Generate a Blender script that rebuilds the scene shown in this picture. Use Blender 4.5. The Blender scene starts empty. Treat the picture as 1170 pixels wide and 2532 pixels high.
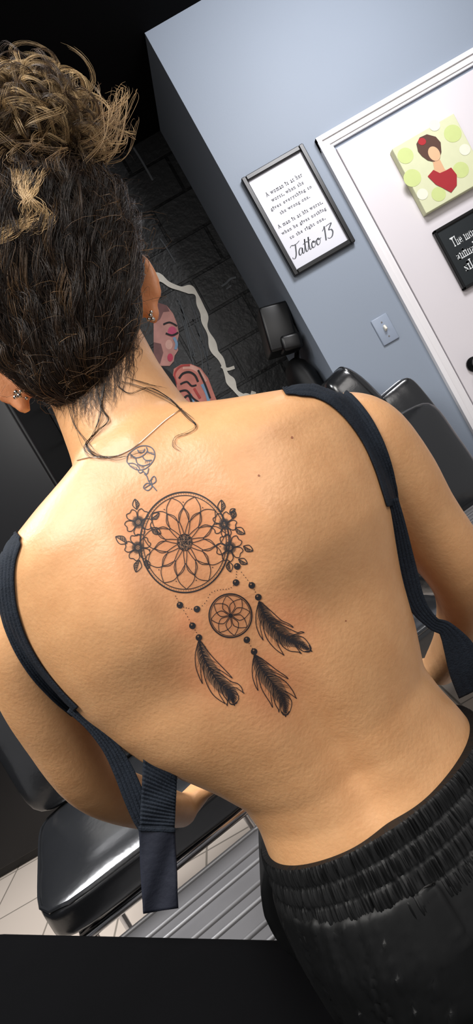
import bpy, bmesh, math, random
from mathutils import Vector, Matrix, noise
from mathutils.bvhtree import BVHTree
random.seed(4)
R=math.radians; PI=math.pi
sc=bpy.context.scene; COL=sc.collection
sc.view_settings.view_transform='Standard'
# ------------------------------------------------------------------ camera frame
FP=1500.0; C0=Vector((0,0,1.05)); PIT=R(4)
RX=Vector((1,0,0)); UP=Vector((0,math.sin(PIT),math.cos(PIT))); FW=Vector((0,math.cos(PIT),-math.sin(PIT)))
CR,SR=math.cos(R(30)),math.sin(R(30))
def uv(px,py):
    a,b=px-585.0,py-1266.0
    return (CR*a-SR*b, SR*a+CR*b)
def W(u,v,d): return C0+RX*(u*d/FP)-UP*(v*d/FP)+FW*d
def P(px,py,d): return W(*uv(px,py),d)
IX=(P(586,1266,1)-P(585,1266,1)).normalized(); IY=(P(585,1267,1)-P(585,1266,1)).normalized()   # image right / image down
def ray(px,py): return (P(px,py,1.0)-C0)
def onY(px,py,Y):
    r=ray(px,py); return C0+r*(Y/r.y)
def WY(u,v,Y):
    r=W(u,v,1.0)-C0; return C0+r*(Y/r.y)
def uvd(p):
    r=p-C0; d=r.dot(FW); return (r.dot(RX)/d*FP, -r.dot(UP)/d*FP, d)
cam=bpy.data.objects.new('camera',bpy.data.cameras.new('camera')); COL.objects.link(cam)
cam.data.sensor_fit='VERTICAL'; cam.data.sensor_height=36; cam.data.lens=36*FP/2532; cam.data.clip_start=.02
M=Matrix((IX,-IY,-FW)).transposed().to_4x4(); M.translation=C0; cam.matrix_world=M
sc.camera=cam
# ------------------------------------------------------------------ materials
def S(r,g,b):
    f=lambda c:(c/255/12.92) if c/255<=.04045 else ((c/255+.055)/1.055)**2.4
    return (f(r),f(g),f(b),1)
def newmat(name):
    m=bpy.data.materials.new(name); m.use_nodes=True
    return m,m.node_tree.nodes,m.node_tree.links,m.node_tree.nodes['Principled BSDF']
def mat(name,col,rough=.5,metal=0,var=.12,vs=12,bump=0,bs=60,spec=.5,coat=0,stretch=None):
    m,n,l,b=newmat(name)
    tc=n.new('ShaderNodeTexCoord')
    nz=n.new('ShaderNodeTexNoise'); nz.inputs['Scale'].default_value=vs; nz.inputs['Detail'].default_value=4
    l.new(tc.outputs['Object'],nz.inputs['Vector'])
    mx=n.new('ShaderNodeMix'); mx.data_type='RGBA'
    mx.inputs[6].default_value=[c*(1-var) for c in col[:3]]+[1]; mx.inputs[7].default_value=[min(1,c*(1+var)) for c in col[:3]]+[1]
    l.new(nz.outputs['Fac'],mx.inputs[0]); l.new(mx.outputs[2],b.inputs['Base Color'])
    b.inputs['Roughness'].default_value=rough; b.inputs['Metallic'].default_value=metal
    b.inputs['Specular IOR Level'].default_value=spec; b.inputs['Coat Weight'].default_value=coat
    if bump:
        nb=n.new('ShaderNodeTexNoise'); nb.inputs['Scale'].default_value=bs; nb.inputs['Detail'].default_value=5
        if stretch:
            mp=n.new('ShaderNodeMapping'); mp.inputs['Scale'].default_value=stretch
            l.new(tc.outputs['Object'],mp.inputs[0]); l.new(mp.outputs[0],nb.inputs['Vector'])
        else: l.new(tc.outputs['Object'],nb.inputs['Vector'])
        bp=n.new('ShaderNodeBump'); bp.inputs['Strength'].default_value=bump; bp.inputs['Distance'].default_value=.004
        l.new(nb.outputs['Fac'],bp.inputs['Height']); l.new(bp.outputs['Normal'],b.inputs['Normal'])
    return m
def blockmat():
    m,n,l,b=newmat('black_block')
    tc=n.new('ShaderNodeTexCoord'); sp=n.new('ShaderNodeSeparateXYZ'); cb=n.new('ShaderNodeCombineXYZ')
    l.new(tc.outputs['Object'],sp.inputs[0]); l.new(sp.outputs['X'],cb.inputs['X']); l.new(sp.outputs['Z'],cb.inputs['Y'])
    br=n.new('ShaderNodeTexBrick'); l.new(cb.outputs[0],br.inputs['Vector'])
    br.inputs['Scale'].default_value=1; br.inputs['Brick Width'].default_value=.40; br.inputs['Row Height'].default_value=.2
    br.inputs['Mortar Size'].default_value=.009; br.inputs['Mortar Smooth'].default_value=.3
    br.inputs['Color1'].default_value=S(37,38,39); br.inputs['Color2'].default_value=S(46,47,48); br.inputs['Mortar'].default_value=S(3,3,4)
    l.new(br.outputs['Color'],b.inputs['Base Color'])
    nz=n.new('ShaderNodeTexNoise'); nz.inputs['Scale'].default_value=40; nz.inputs['Detail'].default_value=5; l.new(tc.outputs['Object'],nz.inputs['Vector'])
    ad=n.new('ShaderNodeMath'); ad.operation='MULTIPLY_ADD'; ad.inputs[1].default_value=-4
    l.new(br.outputs['Fac'],ad.inputs[0]); l.new(nz.outputs['Fac'],ad.inputs[2])
    bp=n.new('ShaderNodeBump'); bp.inputs['Strength'].default_value=.42; bp.inputs['Distance'].default_value=.010
    l.new(ad.outputs[0],bp.inputs['Height']); l.new(bp.outputs['Normal'],b.inputs['Normal'])
    b.inputs['Roughness'].default_value=.4; b.inputs['Specular IOR Level'].default_value=.4
    return m
def tilemat():
    m,n,l,b=newmat('beige_tile')
    tc=n.new('ShaderNodeTexCoord'); br=n.new('ShaderNodeTexBrick'); l.new(tc.outputs['Object'],br.inputs['Vector'])
    br.offset=0; br.inputs['Scale'].default_value=1; br.inputs['Brick Width'].default_value=.32; br.inputs['Row Height'].default_value=.32
    br.inputs['Mortar Size'].default_value=.004
    br.inputs['Color1'].default_value=S(190,178,166); br.inputs['Color2'].default_value=S(180,168,156); br.inputs['Mortar'].default_value=S(122,114,104)
    l.new(br.outputs['Color'],b.inputs['Base Color']); b.inputs['Roughness'].default_value=.35
    return m
def attrmat(name,rough,spec=.5):
    m,n,l,b=newmat(name)
    at=n.new('ShaderNodeAttribute'); at.attribute_name='Col'
    tc=n.new('ShaderNodeTexCoord'); nz=n.new('ShaderNodeTexNoise'); nz.inputs['Scale'].default_value=90
    l.new(tc.outputs['Object'],nz.inputs['Vector'])
    mx=n.new('ShaderNodeMix'); mx.data_type='RGBA'; mx.blend_type='MULTIPLY'; mx.inputs[0].default_value=.4
    l.new(at.outputs['Color'],mx.inputs[6]); l.new(nz.outputs['Fac'],mx.inputs[7])
    l.new(mx.outputs[2],b.inputs['Base Color']); b.inputs['Roughness'].default_value=rough; b.inputs['Specular IOR Level'].default_value=spec
    return m
def skinmat():
    m,n,l,b=newmat('skin')
    at=n.new('ShaderNodeAttribute'); at.attribute_name='Col'
    tc=n.new('ShaderNodeTexCoord')
    nz=n.new('ShaderNodeTexNoise'); nz.inputs['Scale'].default_value=24; nz.inputs['Detail'].default_value=10; nz.inputs['Roughness'].default_value=.72; l.new(tc.outputs['Object'],nz.inputs['Vector'])
    mx=n.new('ShaderNodeMix'); mx.data_type='RGBA'; mx.inputs[6].default_value=S(194,136,88); mx.inputs[7].default_value=S(230,180,130)
    l.new(nz.outputs['Fac'],mx.inputs[0])
    rd=n.new('ShaderNodeMix'); rd.data_type='RGBA'; rd.inputs[7].default_value=S(208,108,78)
    sp=n.new('ShaderNodeSeparateColor'); l.new(at.outputs['Color'],sp.inputs[0])
    l.new(sp.outputs[0],rd.inputs[0]); l.new(mx.outputs[2],rd.inputs[6]); l.new(rd.outputs[2],b.inputs['Base Color'])
    nb=n.new('ShaderNodeTexNoise'); nb.inputs['Scale'].default_value=300; nb.inputs['Detail'].default_value=5; l.new(tc.outputs['Object'],nb.inputs['Vector'])
    bp=n.new('ShaderNodeBump'); bp.inputs['Strength'].default_value=.36; bp.inputs['Distance'].default_value=.001
    l.new(nb.outputs['Fac'],bp.inputs['Height']); l.new(bp.outputs['Normal'],b.inputs['Normal'])
    b.inputs['Roughness'].default_value=.42; b.inputs['Specular IOR Level'].default_value=.5
    b.inputs['Subsurface Weight'].default_value=.1; b.inputs['Subsurface Radius'].default_value=(.010,.004,.002); b.inputs['Subsurface Scale'].default_value=1
    return m
MT=dict(
 skin=skinmat(), hair=attrmat('hair',.34,.5), block=blockmat(), tile=tilemat(),
 blue=mat('blue_grey_paint',S(140,150,164),.6,var=.03,vs=3,bump=.06,bs=120),
 ceil=mat('black_ceiling_paint',S(5,5,6),.95,var=.1,spec=.1),
 white=mat('white_paint',S(222,216,219),.4,var=.02,vs=4),
 trim=mat('white_gloss_trim',S(236,233,234),.3,var=.02),
 blackp=mat('black_panel',S(12,12,14),.3,var=.2,vs=4),
 vinyl=mat('black_vinyl',S(26,27,29),.22,var=.15,vs=8,bump=.14,bs=40,spec=1.0),
 bench=mat('matte_black_vinyl',S(6,6,7),.85,var=.15,vs=8,bump=.1,bs=60,spec=.04),
 chrome=mat('chrome',S(205,205,208),.18,1,var=.05),
 ribbed=mat('grey_ribbed_vinyl',S(96,95,96),.38,.15,var=.14,vs=9,spec=.45),
 frame=mat('black_frame',S(14,14,15),.35,var=.1),
 paper=mat('white_paper',S(222,222,230),.5,var=.015),
 ink=mat('print_ink',S(26,26,30),.6,var=.1),
 greyink=mat('grey_print_ink',S(74,76,80),.6,var=.35,vs=60),
 board=mat('black_board',S(24,30,33),.5,var=.15,vs=6),
 letter=mat('white_letter',S(225,228,228),.6,var=.02),
 plate=mat('blue_grey_plate',S(150,161,178),.35,var=.03),
 ivory=mat('ivory_toggle',S(235,230,215),.35,var=.02),
 knob=mat('black_knob',S(15,15,16),.25,var=.1),
 denim=mat('navy_elastic',S(30,36,45),.8,var=.4,vs=190,bump=.35,bs=600,spec=.2),
 satin=mat('navy_satin_tab',S(36,39,50),.55,var=.3,vs=40,bump=.2,bs=150,spec=.35),
 shorts=mat('black_satin_shorts',S(10,11,12),.54,var=.25,vs=30,bump=.10,bs=26,spec=.34,stretch=(1.6,1.6,.35)),
 tat=mat('tattoo_ink',S(34,31,35),.6,var=.2,vs=300),
 tatg=mat('tattoo_grey_shading',S(134,100,76),.6,var=.4,vs=500),
 tatb=mat('faded_blue_tattoo_ink',S(78,84,98),.6,var=.2,vs=300),
 mole=mat('mole',S(150,92,62),.6,var=.2,vs=300),
 steel=mat('silver',S(200,196,190),.2,1,var=.05),
 eye=mat('eye_white',S(225,222,215),.2,var=.02),
)
def flat(name,c,rough=.7,var=.05,vs=30): return mat(name,S(*c),rough,var=var,vs=vs)
# ------------------------------------------------------------------ mesh helpers
WO={}
class MB:
    def __init__(s): s.v=[]; s.f=[]; s.c=[]
    def add(s,vs,fs,col=None):
        o=len(s.v); s.v+= [Vector(p) for p in vs]; s.f+=[tuple(i+o for i in f) for f in fs]
        if col is not None: s.c+=[col]*len(vs)
        return s
    def loft(s,rings,cap=True):
        n=len(rings[0]); vs=[p for r in rings for p in r]; fs=[]
        for k in range(len(rings)-1):
            for i in range(n):
                j=(i+1)%n; fs.append((k*n+i,k*n+j,(k+1)*n+j,(k+1)*n+i))
        if cap: fs+= [tuple(range(n))[::-1], tuple(range((len(rings)-1)*n,len(rings)*n))]
        return s.add(vs,fs)
    def strand(s,pts,r,col,tip=.25,col2=None):      # one hair: a thin three-sided tube, tapered
        m=len(pts); d=pts[-1]-pts[0]
        if d.length<1e-5: d=pts[m//2]-pts[0]
        d=d.normalized() if d.length>1e-9 else Vector((0,0,1))
        a=d.orthogonal().normalized(); b=d.cross(a)
        of=[a*math.cos(2*PI*i/3)+b*math.sin(2*PI*i/3) for i in range(3)]
        o=len(s.v)
        for k,p in enumerate(pts):
            rr=r*(tip+(1-tip)*math.sin(PI*min(1,(k/(m-1))*.85+.12)))
            for q in of: s.v.append(p+q*rr)
            c=col if col2 is None else tuple(col[i]+(col2[i]-col[i])*k/(m-1) for i in range(3))
            s.c+=[c]*3
        for k in range(m-1):
            x=o+k*3
            s.f+=[(x,x+1,x+4,x+3),(x+1,x+2,x+5,x+4),(x+2,x,x+3,x+5)]
    def tube(s,pts,rad,n=10,cap=True,col=None):
        pts=[Vector(p) for p in pts]; m=len(pts)
        if not hasattr(rad,'__len__'): rad=[rad]*m
        nrm=None; vs=[]; fs=[]
        for k in range(m):
            t=(pts[min(k+1,m-1)]-pts[max(k-1,0)])
            t=t.normalized() if t.length>1e-9 else Vector((0,0,1))
            if nrm is None:
                a=Vector((0,0,1)) if abs(t.z)<.9 else Vector((1,0,0)); nrm=t.cross(a).normalized()
            else:
                nrm=nrm-t*nrm.dot(t)
                nrm=nrm.normalized() if nrm.length>1e-6 else t.orthogonal().normalized()
            b=t.cross(nrm)
            for i in range(n):
                a=2*PI*i/n; vs.append(pts[k]+(nrm*math.cos(a)+b*math.sin(a))*rad[k])
        for k in range(m-1):
            for i in range(n):
                j=(i+1)%n; fs.append((k*n+i,k*n+j,(k+1)*n+j,(k+1)*n+i))
        if cap: fs+=[tuple(range(n))[::-1],tuple(range((m-1)*n,m*n))]
        return s.add(vs,fs,col)
    def ell(s,c,ax,n=20,m=12):
        c=Vector(c); rings=[]
        ax=[Vector(a) for a in ax]
        for k in range(1,m):
            ph=PI*k/m-PI/2
            rings.append([c+ax[0]*math.cos(ph)*math.cos(2*PI*i/n)+ax[1]*math.cos(ph)*math.sin(2*PI*i/n)+ax[2]*math.sin(ph) for i in range(n)])
        return s.loft(rings)
    def ball(s,c,r,n=14,m=8): return s.ell(c,[(r,0,0),(0,r,0),(0,0,r)],n,m)
    def rbox(s,c,size,r=.02,rot=None,seg=3):
        bm=bmesh.new(); bmesh.ops.create_cube(bm,size=1)
        for v in bm.verts: v.co=Vector((v.co.x*size[0],v.co.y*size[1],v.co.z*size[2]))
        if r>0: bmesh.ops.bevel(bm,geom=list(bm.edges),offset=r,segments=seg,affect='EDGES',profile=.5)
        bm.verts.index_update()
        rot=rot or Matrix.Identity(3); c=Vector(c)
        s.add([rot@v.co+c for v in bm.verts],[tuple(v.index for v in f.verts) for f in bm.faces]); bm.free(); return s
    def pillow(s,c,size,thin=2,rot=None,puff=.28,e=9,cuts=13):   # upholstered cushion: rounded corners, faces puffed along its thin axis
        bm=bmesh.new(); bmesh.ops.create_cube(bm,size=2); bmesh.ops.subdivide_edges(bm,edges=list(bm.edges),cuts=cuts,use_grid_fill=True)
        a,b=[i for i in range(3) if i!=thin]
        for v in bm.verts:
            q=v.co.copy(); l=(abs(q.x)**e+abs(q.y)**e+abs(q.z)**e)**(1/e); q/=l
            k=1-puff+puff*(1-abs(q[a])**3)*(1-abs(q[b])**3)
            k+= .05*noise.noise((q[a]*2.3+size[0]*9,q[b]*2.3,1.7))
            q[thin]*=k
            v.co=Vector((q.x*size[0]/2,q.y*size[1]/2,q.z*size[2]/2))
        bm.verts.index_update(); rot=rot or Matrix.Identity(3); c=Vector(c)
        s.add([rot@v.co+c for v in bm.verts],[tuple(v.index for v in f.verts) for f in bm.faces]); bm.free()
        pts=[]
        for k in range(49):
            t=2*PI*k/48; q=[0,0,0]; ca,sa=math.cos(t),math.sin(t); l=(abs(ca)**e+abs(sa)**e)**(1/e)
            q[a]=ca/l*size[a]/2*.985; q[b]=sa/l*size[b]/2*.985; q[thin]=size[thin]*.26; pts.append(rot@Vector(q)+c)
        s.tube(pts,.0045,6,cap=False)
        return s
    def build(s,name,m,parent=None,smooth=True,raw=False):
        o0=WO.get(parent,Vector((0,0,0)))
        me=bpy.data.meshes.new(name); me.from_pydata([p-o0 for p in s.v],[],s.f)
        if not raw: me.validate(clean_customdata=False)
        if s.c and len(s.c)==len(me.vertices):
            a=me.color_attributes.new('Col','FLOAT_COLOR','POINT'); fl=[]
            for c in s.c: fl+=[c[0],c[1],c[2],1]
            a.data.foreach_set('color',fl)
        if not raw:
            bm=bmesh.new(); bm.from_mesh(me); bmesh.ops.recalc_face_normals(bm,faces=bm.faces); bm.to_mesh(me); bm.free()
        me.materials.append(m)
        me.polygons.foreach_set('use_smooth',[smooth]*len(me.polygons))
        if smooth and not raw:
            try: me.set_sharp_from_angle(angle=R(50))
            except Exception: pass
        o=bpy.data.objects.new(name,me); COL.objects.link(o)
        if parent: o.parent=parent
        WO[o]=o0
        return o
def empty(name,label,cat,loc=(0,0,0),group=None):
    o=bpy.data.objects.new(name,None); COL.objects.link(o); o.location=loc; o.empty_display_size=.05
    o['label']=label; o['category']=cat
    if group:o['group']=group
    WO[o]=Vector(loc); return o
def struct(o,label,cat='structure'):
    o['kind']='structure'; o['label']=label; o['category']=cat; return o
def cr(pts,n=8):
    if len(pts)<3:
        a,b=pts[0],pts[-1]; return [tuple(a[i]+(b[i]-a[i])*k/n for i in range(len(a))) for k in range(n+1)]
    q=[pts[0]]+list(pts)+[pts[-1]]; out=[]
    for k in range(1,len(q)-2):
        for j in range(n):
            t=j/n; p0,p1,p2,p3=q[k-1],q[k],q[k+1],q[k+2]
            out.append(tuple(.5*((2*p1[i])+(-p0[i]+p2[i])*t+(2*p0[i]-5*p1[i]+4*p2[i]-p3[i])*t*t+(-p0[i]+3*p1[i]-3*p2[i]+p3[i])*t**3) for i in range(len(p1))))
    out.append(tuple(pts[-1])); return out
# ------------------------------------------------------------------ the room
YB,YW=3.24,2.55; XC=.64; ZC=2.72
def boxmb(x0,x1,y0,y1,z0,z1,r=0): return MB().rbox(((x0+x1)/2,(y0+y1)/2,(z0+z1)/2),(x1-x0,y1-y0,z1-z0),r)
struct(boxmb(-3.2,3,-1.2,3.4,-.1,0).build('floor',MT['tile'],smooth=False),'beige square tiled floor','floor')
struct(boxmb(-3.2,3,-1.2,3.4,ZC,ZC+.1).build('ceiling',MT['ceil'],smooth=False),'matte black ceiling','ceiling')
struct(boxmb(-3.2,XC,YB,YB+.16,0,ZC).build('wall_back',MT['block'],smooth=False),'black painted concrete block wall','wall')
struct(boxmb(-3.3,-3.2,-1.2,YB+.16,0,ZC).build('wall_left',MT['ceil'],smooth=False),'unseen black side wall added to block light from the left','wall')  # out-of-view wall, added to keep world light off the blue wall's return
struct(boxmb(XC,3,YW,YB+.16,0,ZC).build('wall_right',MT['blue'],smooth=False),'blue grey painted wall with a return at its corner','wall')
# door
dl=WY(655,-600,YW).x; dr=dl+.86; dtop=WY(660,-654,YW).z
dt=boxmb(dl+.004,dr-.004,YW-.018,YW-.001,.01,dtop-.004,.002)
door=struct(dt.build('door_1',MT['white'],smooth=False),'white flat door with pictures hung on it','door')
kp=WY(690,-23,YW-.02)
k=MB(); k.tube([kp,kp+Vector((0,-.008,0))],.032,20); k.tube([kp,kp+Vector((0,-.04,0))],.011,14); k.ell(kp+Vector((0,-.055,0)),[(.028,0,0),(0,.022,0),(0,0,.028)])
k.build('door_knob',MT['knob'],door)
tl=WY(622,-600,YW).x; tt=WY(622,-696,YW).z; tw=dl-tl
tm=MB()
def trimprof(a,b,out):
    a=Vector(a);b=Vector(b);out=Vector(out)
    for k,(o0,o1,h) in enumerate([(0,.35,.026),(.35,.8,.018),(.8,1,.012)]):
        p=(a+out*o0*tw); q=b+out*o0*tw
        p2=a+out*o1*tw; q2=b+out*o1*tw
        f=Vector((0,-h,0))
        tm.add([p,q,q2,p2,p+f,q+f,q2+f,p2+f],[(0,1,2,3),(4,5,6,7),(0,1,5,4),(1,2,6,5),(2,3,7,6),(3,0,4,7)])
trimprof((tl,YW,0),(tl,YW,tt),(1,0,0)); trimprof((dr+tw,YW,0),(dr+tw,YW,tt),(-1,0,0))
trimprof((tl+.0,YW-.001,tt),(dr+tw,YW-.001,tt),(0,0,-1))
struct(tm.build('trim_1',MT['trim'],smooth=False),'white moulded door casing','trim')
cx1=WY(-352,-400,2.56).x
cb=empty('tall_cabinet','tall plain black cabinet at the left before the block wall','cabinet',(-1.4,2.8,0))
boxmb(-2.4,cx1,2.58,3.22,.0,2.2,.008).build('body',MT['blackp'],cb,False)
boxmb(-2.39,cx1-.012,2.56,2.579,.04,2.19,.004).build('door',MT['blackp'],cb,False)
hb=MB(); hb.tube([(cx1-.06,2.56,1.0),(cx1-.06,2.535,1.0),(cx1-.06,2.535,1.2),(cx1-.06,2.56,1.2)],.006,8); hb.build('handle',MT['knob'],cb)
# ------------------------------------------------------------------ flat art helpers
def fpoly(mb,pts,Y): 
    mb.add([onY(x,y,Y) for x,y in pts],[tuple(range(len(pts)))])
def fstroke(mb,pts,w,Y,n=6):
    pts=cr(pts,n); L=[];Rr=[]
    for k,p in enumerate(pts):
        a=pts[max(k-1,0)];b=pts[min(k+1,len(pts)-1)]
        dx,dy=b[0]-a[0],b[1]-a[1]; l=math.hypot(dx,dy) or 1
        ww=w(k/(len(pts)-1)) if callable(w) else w
        L.append(onY(p[0]-dy/l*ww,p[1]+dx/l*ww,Y)); Rr.append(onY(p[0]+dy/l*ww,p[1]-dx/l*ww,Y))
    n=len(pts); mb.add(L+Rr,[(i,i+1,n+i+1,n+i) for i in range(n-1)])
def circ(cx,cy,rx,ry=None,n=20,a=0):
    ry=ry or rx
    return [(cx+rx*math.cos(2*PI*i/n)*math.cos(a)-ry*math.sin(2*PI*i/n)*math.sin(a),cy+rx*math.cos(2*PI*i/n)*math.sin(a)+ry*math.sin(2*PI*i/n)*math.cos(a)) for i in range(n)]
def text(name,s,cx,cz,Y,width,m,parent,height=None,left=False,depth=.0006,bold=0,serif=0,space=1.12):
    c=bpy.data.curves.new('t','FONT'); c.body=s; c.size=1; c.extrude=0; c.offset=bold; c.space_character=space
    o=bpy.data.objects.new('t',c); COL.objects.link(o)
    bpy.context.view_layer.update(); dg=bpy.context.evaluated_depsgraph_get()
    me=bpy.data.meshes.new_from_object(o.evaluated_get(dg)); bpy.data.objects.remove(o)
    xs=[v.co.x for v in me.vertices]; ys=[v.co.y for v in me.vertices]
    sx=width/(max(xs)-min(xs)); sy=(height/(max(ys)-min(ys))) if height else sx
    x0=min(xs) if left else (min(xs)+max(xs))/2; y0=(min(ys)+max(ys))/2
    mb=MB(); tr=lambda x,y,e=0:(cx+(x-x0)*sx,Y-depth-e,cz+(y-y0)*sy)
    mb.add([tr(v.co.x,v.co.y) for v in me.vertices],[tuple(p.vertices) for p in me.polygons])
    if serif:
        for e in me.edges:
            a,b=me.vertices[e.vertices[0]].co,me.vertices[e.vertices[1]].co
            if abs(a.y-b.y)<.004 and .05<abs(a.x-b.x)<.19 and (abs(a.y)<.04 or a.y>.45):
                xa,xb=min(a.x,b.x)-serif,max(a.x,b.x)+serif; dy=.07 if a.y<.04 else -.07
                mb.add([tr(xa,a.y,.0002),tr(xb,a.y,.0002),tr(xb,a.y+dy,.0002),tr(xa,a.y+dy,.0002)],[(0,1,2,3)])
    return mb.build(name,m,parent,False)
# mural painted on the block wall
mu=empty('wall_mural','painted mural of a woman with white outlined hair on black blocks','mural',onY(470,850,YB))
Y0=YB-.004
def paint(name,c,shapes,var=.4,vs=24):
    mt=flat('mural_'+name,c,.7,var,vs)
    for kind,pts,w,dy in shapes:
        m=MB(); (fpoly(m,pts,Y0-dy) if kind=='p' else fstroke(m,pts,w,Y0-dy)); m.build(name,mt,mu,False)
paint('face',(196,142,132),[('p',[(380,745),(412,755),(428,775),(438,800),(443,825),(438,848),(441,866),(432,880),(430,893),(420,905),(380,905)],0,.002)],.45,14)
paint('face_shade',(122,84,82),[('p',[(380,745),(412,755),(420,770),(404,772),(396,790),(380,800)],0,.0024),('p',[(380,846),(398,850),(404,872),(396,900),(380,905)],0,.0024)],.45,20)
paint('cheek_light',(222,174,160),[('p',circ(418,852,9,12),0,.0026)],.25,30)
paint('shoulder',(206,128,114),[('p',[(430,912),(448,901),(472,900),(496,910),(515,935),(532,980),(545,1010),(440,1010),(425,950)],0,.003)],.4,14)
paint('shoulder_light',(228,172,156),[('s',[(452,908),(474,908),(494,920),(508,944)],5,.0033)],.3,30)
paint('white_outline',(248,240,228),[('s',[(378,682),(398,688),(420,704),(448,714),(470,716),(486,728),(494,752),(505,778),(508,805),(522,838),(531,868),(548,890),(560,925),(572,945),(585,968),(603,982)],lambda t:7.2+2.6*math.sin(t*31)+1.4*math.sin(t*53),.004),('s',[(594,986),(608,978),(622,982),(628,968)],6,.0042),('s',[(548,905),(562,913),(580,908)],4,.0042)],.12,40)
paint('pink_eyelid',(204,84,118),[('p',circ(426,820,11,13),0,.004)])
paint('lips',(198,66,92),[('p',circ(421,884,7,10),0,.004)])
paint('black_linework',(24,22,26),[('s',[(404,802),(420,797),(438,806)],2,.006),('s',[(410,824),(426,829),(441,822)],2.2,.006),('s',[(443,936),(452,924),(468,920),(482,928),(490,944)],2.6,.006),('s',[(446,950),(462,944),(474,954),(486,952)],2.2,.006),('s',[(444,968),(462,966),(478,985),(500,1000)],2.4,.006),('s',[(490,915),(505,945),(520,985)],2.4,.006),('s',[(450,990),(466,978),(476,1000)],2.6,.006),('s',[(380,905),(400,912),(425,935),(432,965)],6,.006)])
paint('blue_paint',(124,156,186),[('s',[(430,834),(437,850),(434,864)],3.4,.005),('s',[(500,950),(512,975),(518,1000)],4,.005),('s',[(470,975),(478,995)],4,.005)])
paint('red_paint',(184,70,66),[('s',[(436,950),(432,925),(446,906),(470,903)],2.4,.0055),('s',[(480,960),(495,985)],3,.0055)])
paint('grey_fleck',(96,100,104),[('s',[(548,708),(560,700),(570,690),(584,686)],2.5,0),('s',[(560,715),(572,706)],2,0),('s',[(330,365),(352,400),(378,446)],2.4,0),('s',[(396,590),(410,610),(434,650)],1.6,0)])
hl=[]
for k in range(9):
    x0,y0=random.uniform(430,480),random.uniform(735,800); hl.append(('s',[(x0,y0),(x0+14,y0+36),(x0+30+random.uniform(-8,8),y0+90),(x0+40,y0+140)],1.1,0))
paint('hair_line',(84,88,92),hl)
# picture frame with text
u0,u1,v0,v1=418,585,-703,-430
a=WY(u0,v0,YW); b=WY(u1,v1,YW); fx0,fx1,fz1,fz0=a.x,b.x,a.z,b.z; fw=.02
fr=empty('picture_frame','black framed quote print on the blue grey wall beside the door','picture frame',((fx0+fx1)/2,YW,fz0))
mb=MB()
for (x0,x1,z0,z1) in [(fx0,fx0+fw,fz0,fz1),(fx1-fw,fx1,fz0,fz1),(fx0+fw,fx1-fw,fz0,fz0+fw),(fx0+fw,fx1-fw,fz1-fw,fz1)]:
    mb.rbox(((x0+x1)/2,YW-.013,(z0+z1)/2),(x1-x0,.024,z1-z0),.003,seg=1)
mb.build('frame',MT['frame'],fr,False)
yp=YW-.010; boxmb(fx0+.012,fx1-.012,yp,YW-.002,fz0+.012,fz1-.012).build('paper',MT['paper'],fr,False)
cxm=(fx0+fx1)/2
for s,v,w in [('A woman is at her',-640,.168),('worst, when she',-621,.148),('gives everything to',-602,.19),('the wrong one.',-583,.138),('A man is at his worst,',-556,.207),('when he gives nothing',-537,.207),('to the right one.',-518,.165)]:
    text('printed_line',s,cxm,WY(500,v,YW).z,yp,w,MT['ink'],fr,.0172,serif=.07,bold=.004,space=1.4)
def script(parent,x0,zc,width,h,Y):
    st=[]
    def add(ox,*polys):
        for p in polys: st.append([(ox+x,y) for x,y in p])
    add(0,[(0,.95),(.12,1.06),(.35,.98),(.6,1.0),(.82,1.1)],[(.46,1.02),(.42,.6),(.36,.2),(.22,-.02),(.06,.04),(.05,.16)])
    a_=[(.34,.46),(.2,.52),(.06,.34),(.04,.1),(.14,0),(.28,.14),(.36,.46),(.33,.14),(.4,0),(.52,.1)]
    t_=[(0,.1),(.12,.5),(.2,1.0),(.14,.4),(.16,.06),(.26,0),(.38,.14)]; tb=[(0,.66),(.16,.7),(.36,.74)]
    o_=[(.2,.5),(.06,.4),(.02,.16),(.12,0),(.26,.06),(.34,.28),(.26,.48),(.18,.46),(.26,.36),(.46,.42)]
    add(.58,a_); add(1.06,t_,tb); add(1.38,t_,tb); add(1.72,o_); add(2.14,o_)
    add(2.78,[(0,.82),(.14,.94),(.22,1.08),(.2,.5),(.16,0)])
    add(3.1,[(.02,1.02),(.2,1.06),(.5,1.06),(.34,.84),(.22,.66),(.42,.58),(.5,.34),(.38,.06),(.16,0),(.0,.12)])
    mb=MB(); sc_=width/3.7
    for p in st:
        q=cr([(x+.28*y,y) for x,y in p],6); m_=len(q); L=[];Q=[]
        for k,c in enumerate(q):
            a=q[max(k-1,0)];b=q[min(k+1,m_-1)]; dx,dy=b[0]-a[0],b[1]-a[1]; l=math.hypot(dx,dy) or 1
            w=.024+.032*max(0,-dy/l)
            for lst,s in((L,1),(Q,-1)): lst.append((x0+(c[0]-s*dy/l*w)*sc_,Y-.0006-.00003*len(mb.f)/50,zc+(c[1]-.5+s*dx/l*w)*h))
        mb.add(L+Q,[(i,i+1,m_+i+1,m_+i) for i in range(m_-1)])
    return mb.build('printed_script',MT['greyink'],parent,False)
script(fr,fx0+.028,WY(500,-484,YW).z,.20,.048,yp)
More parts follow.
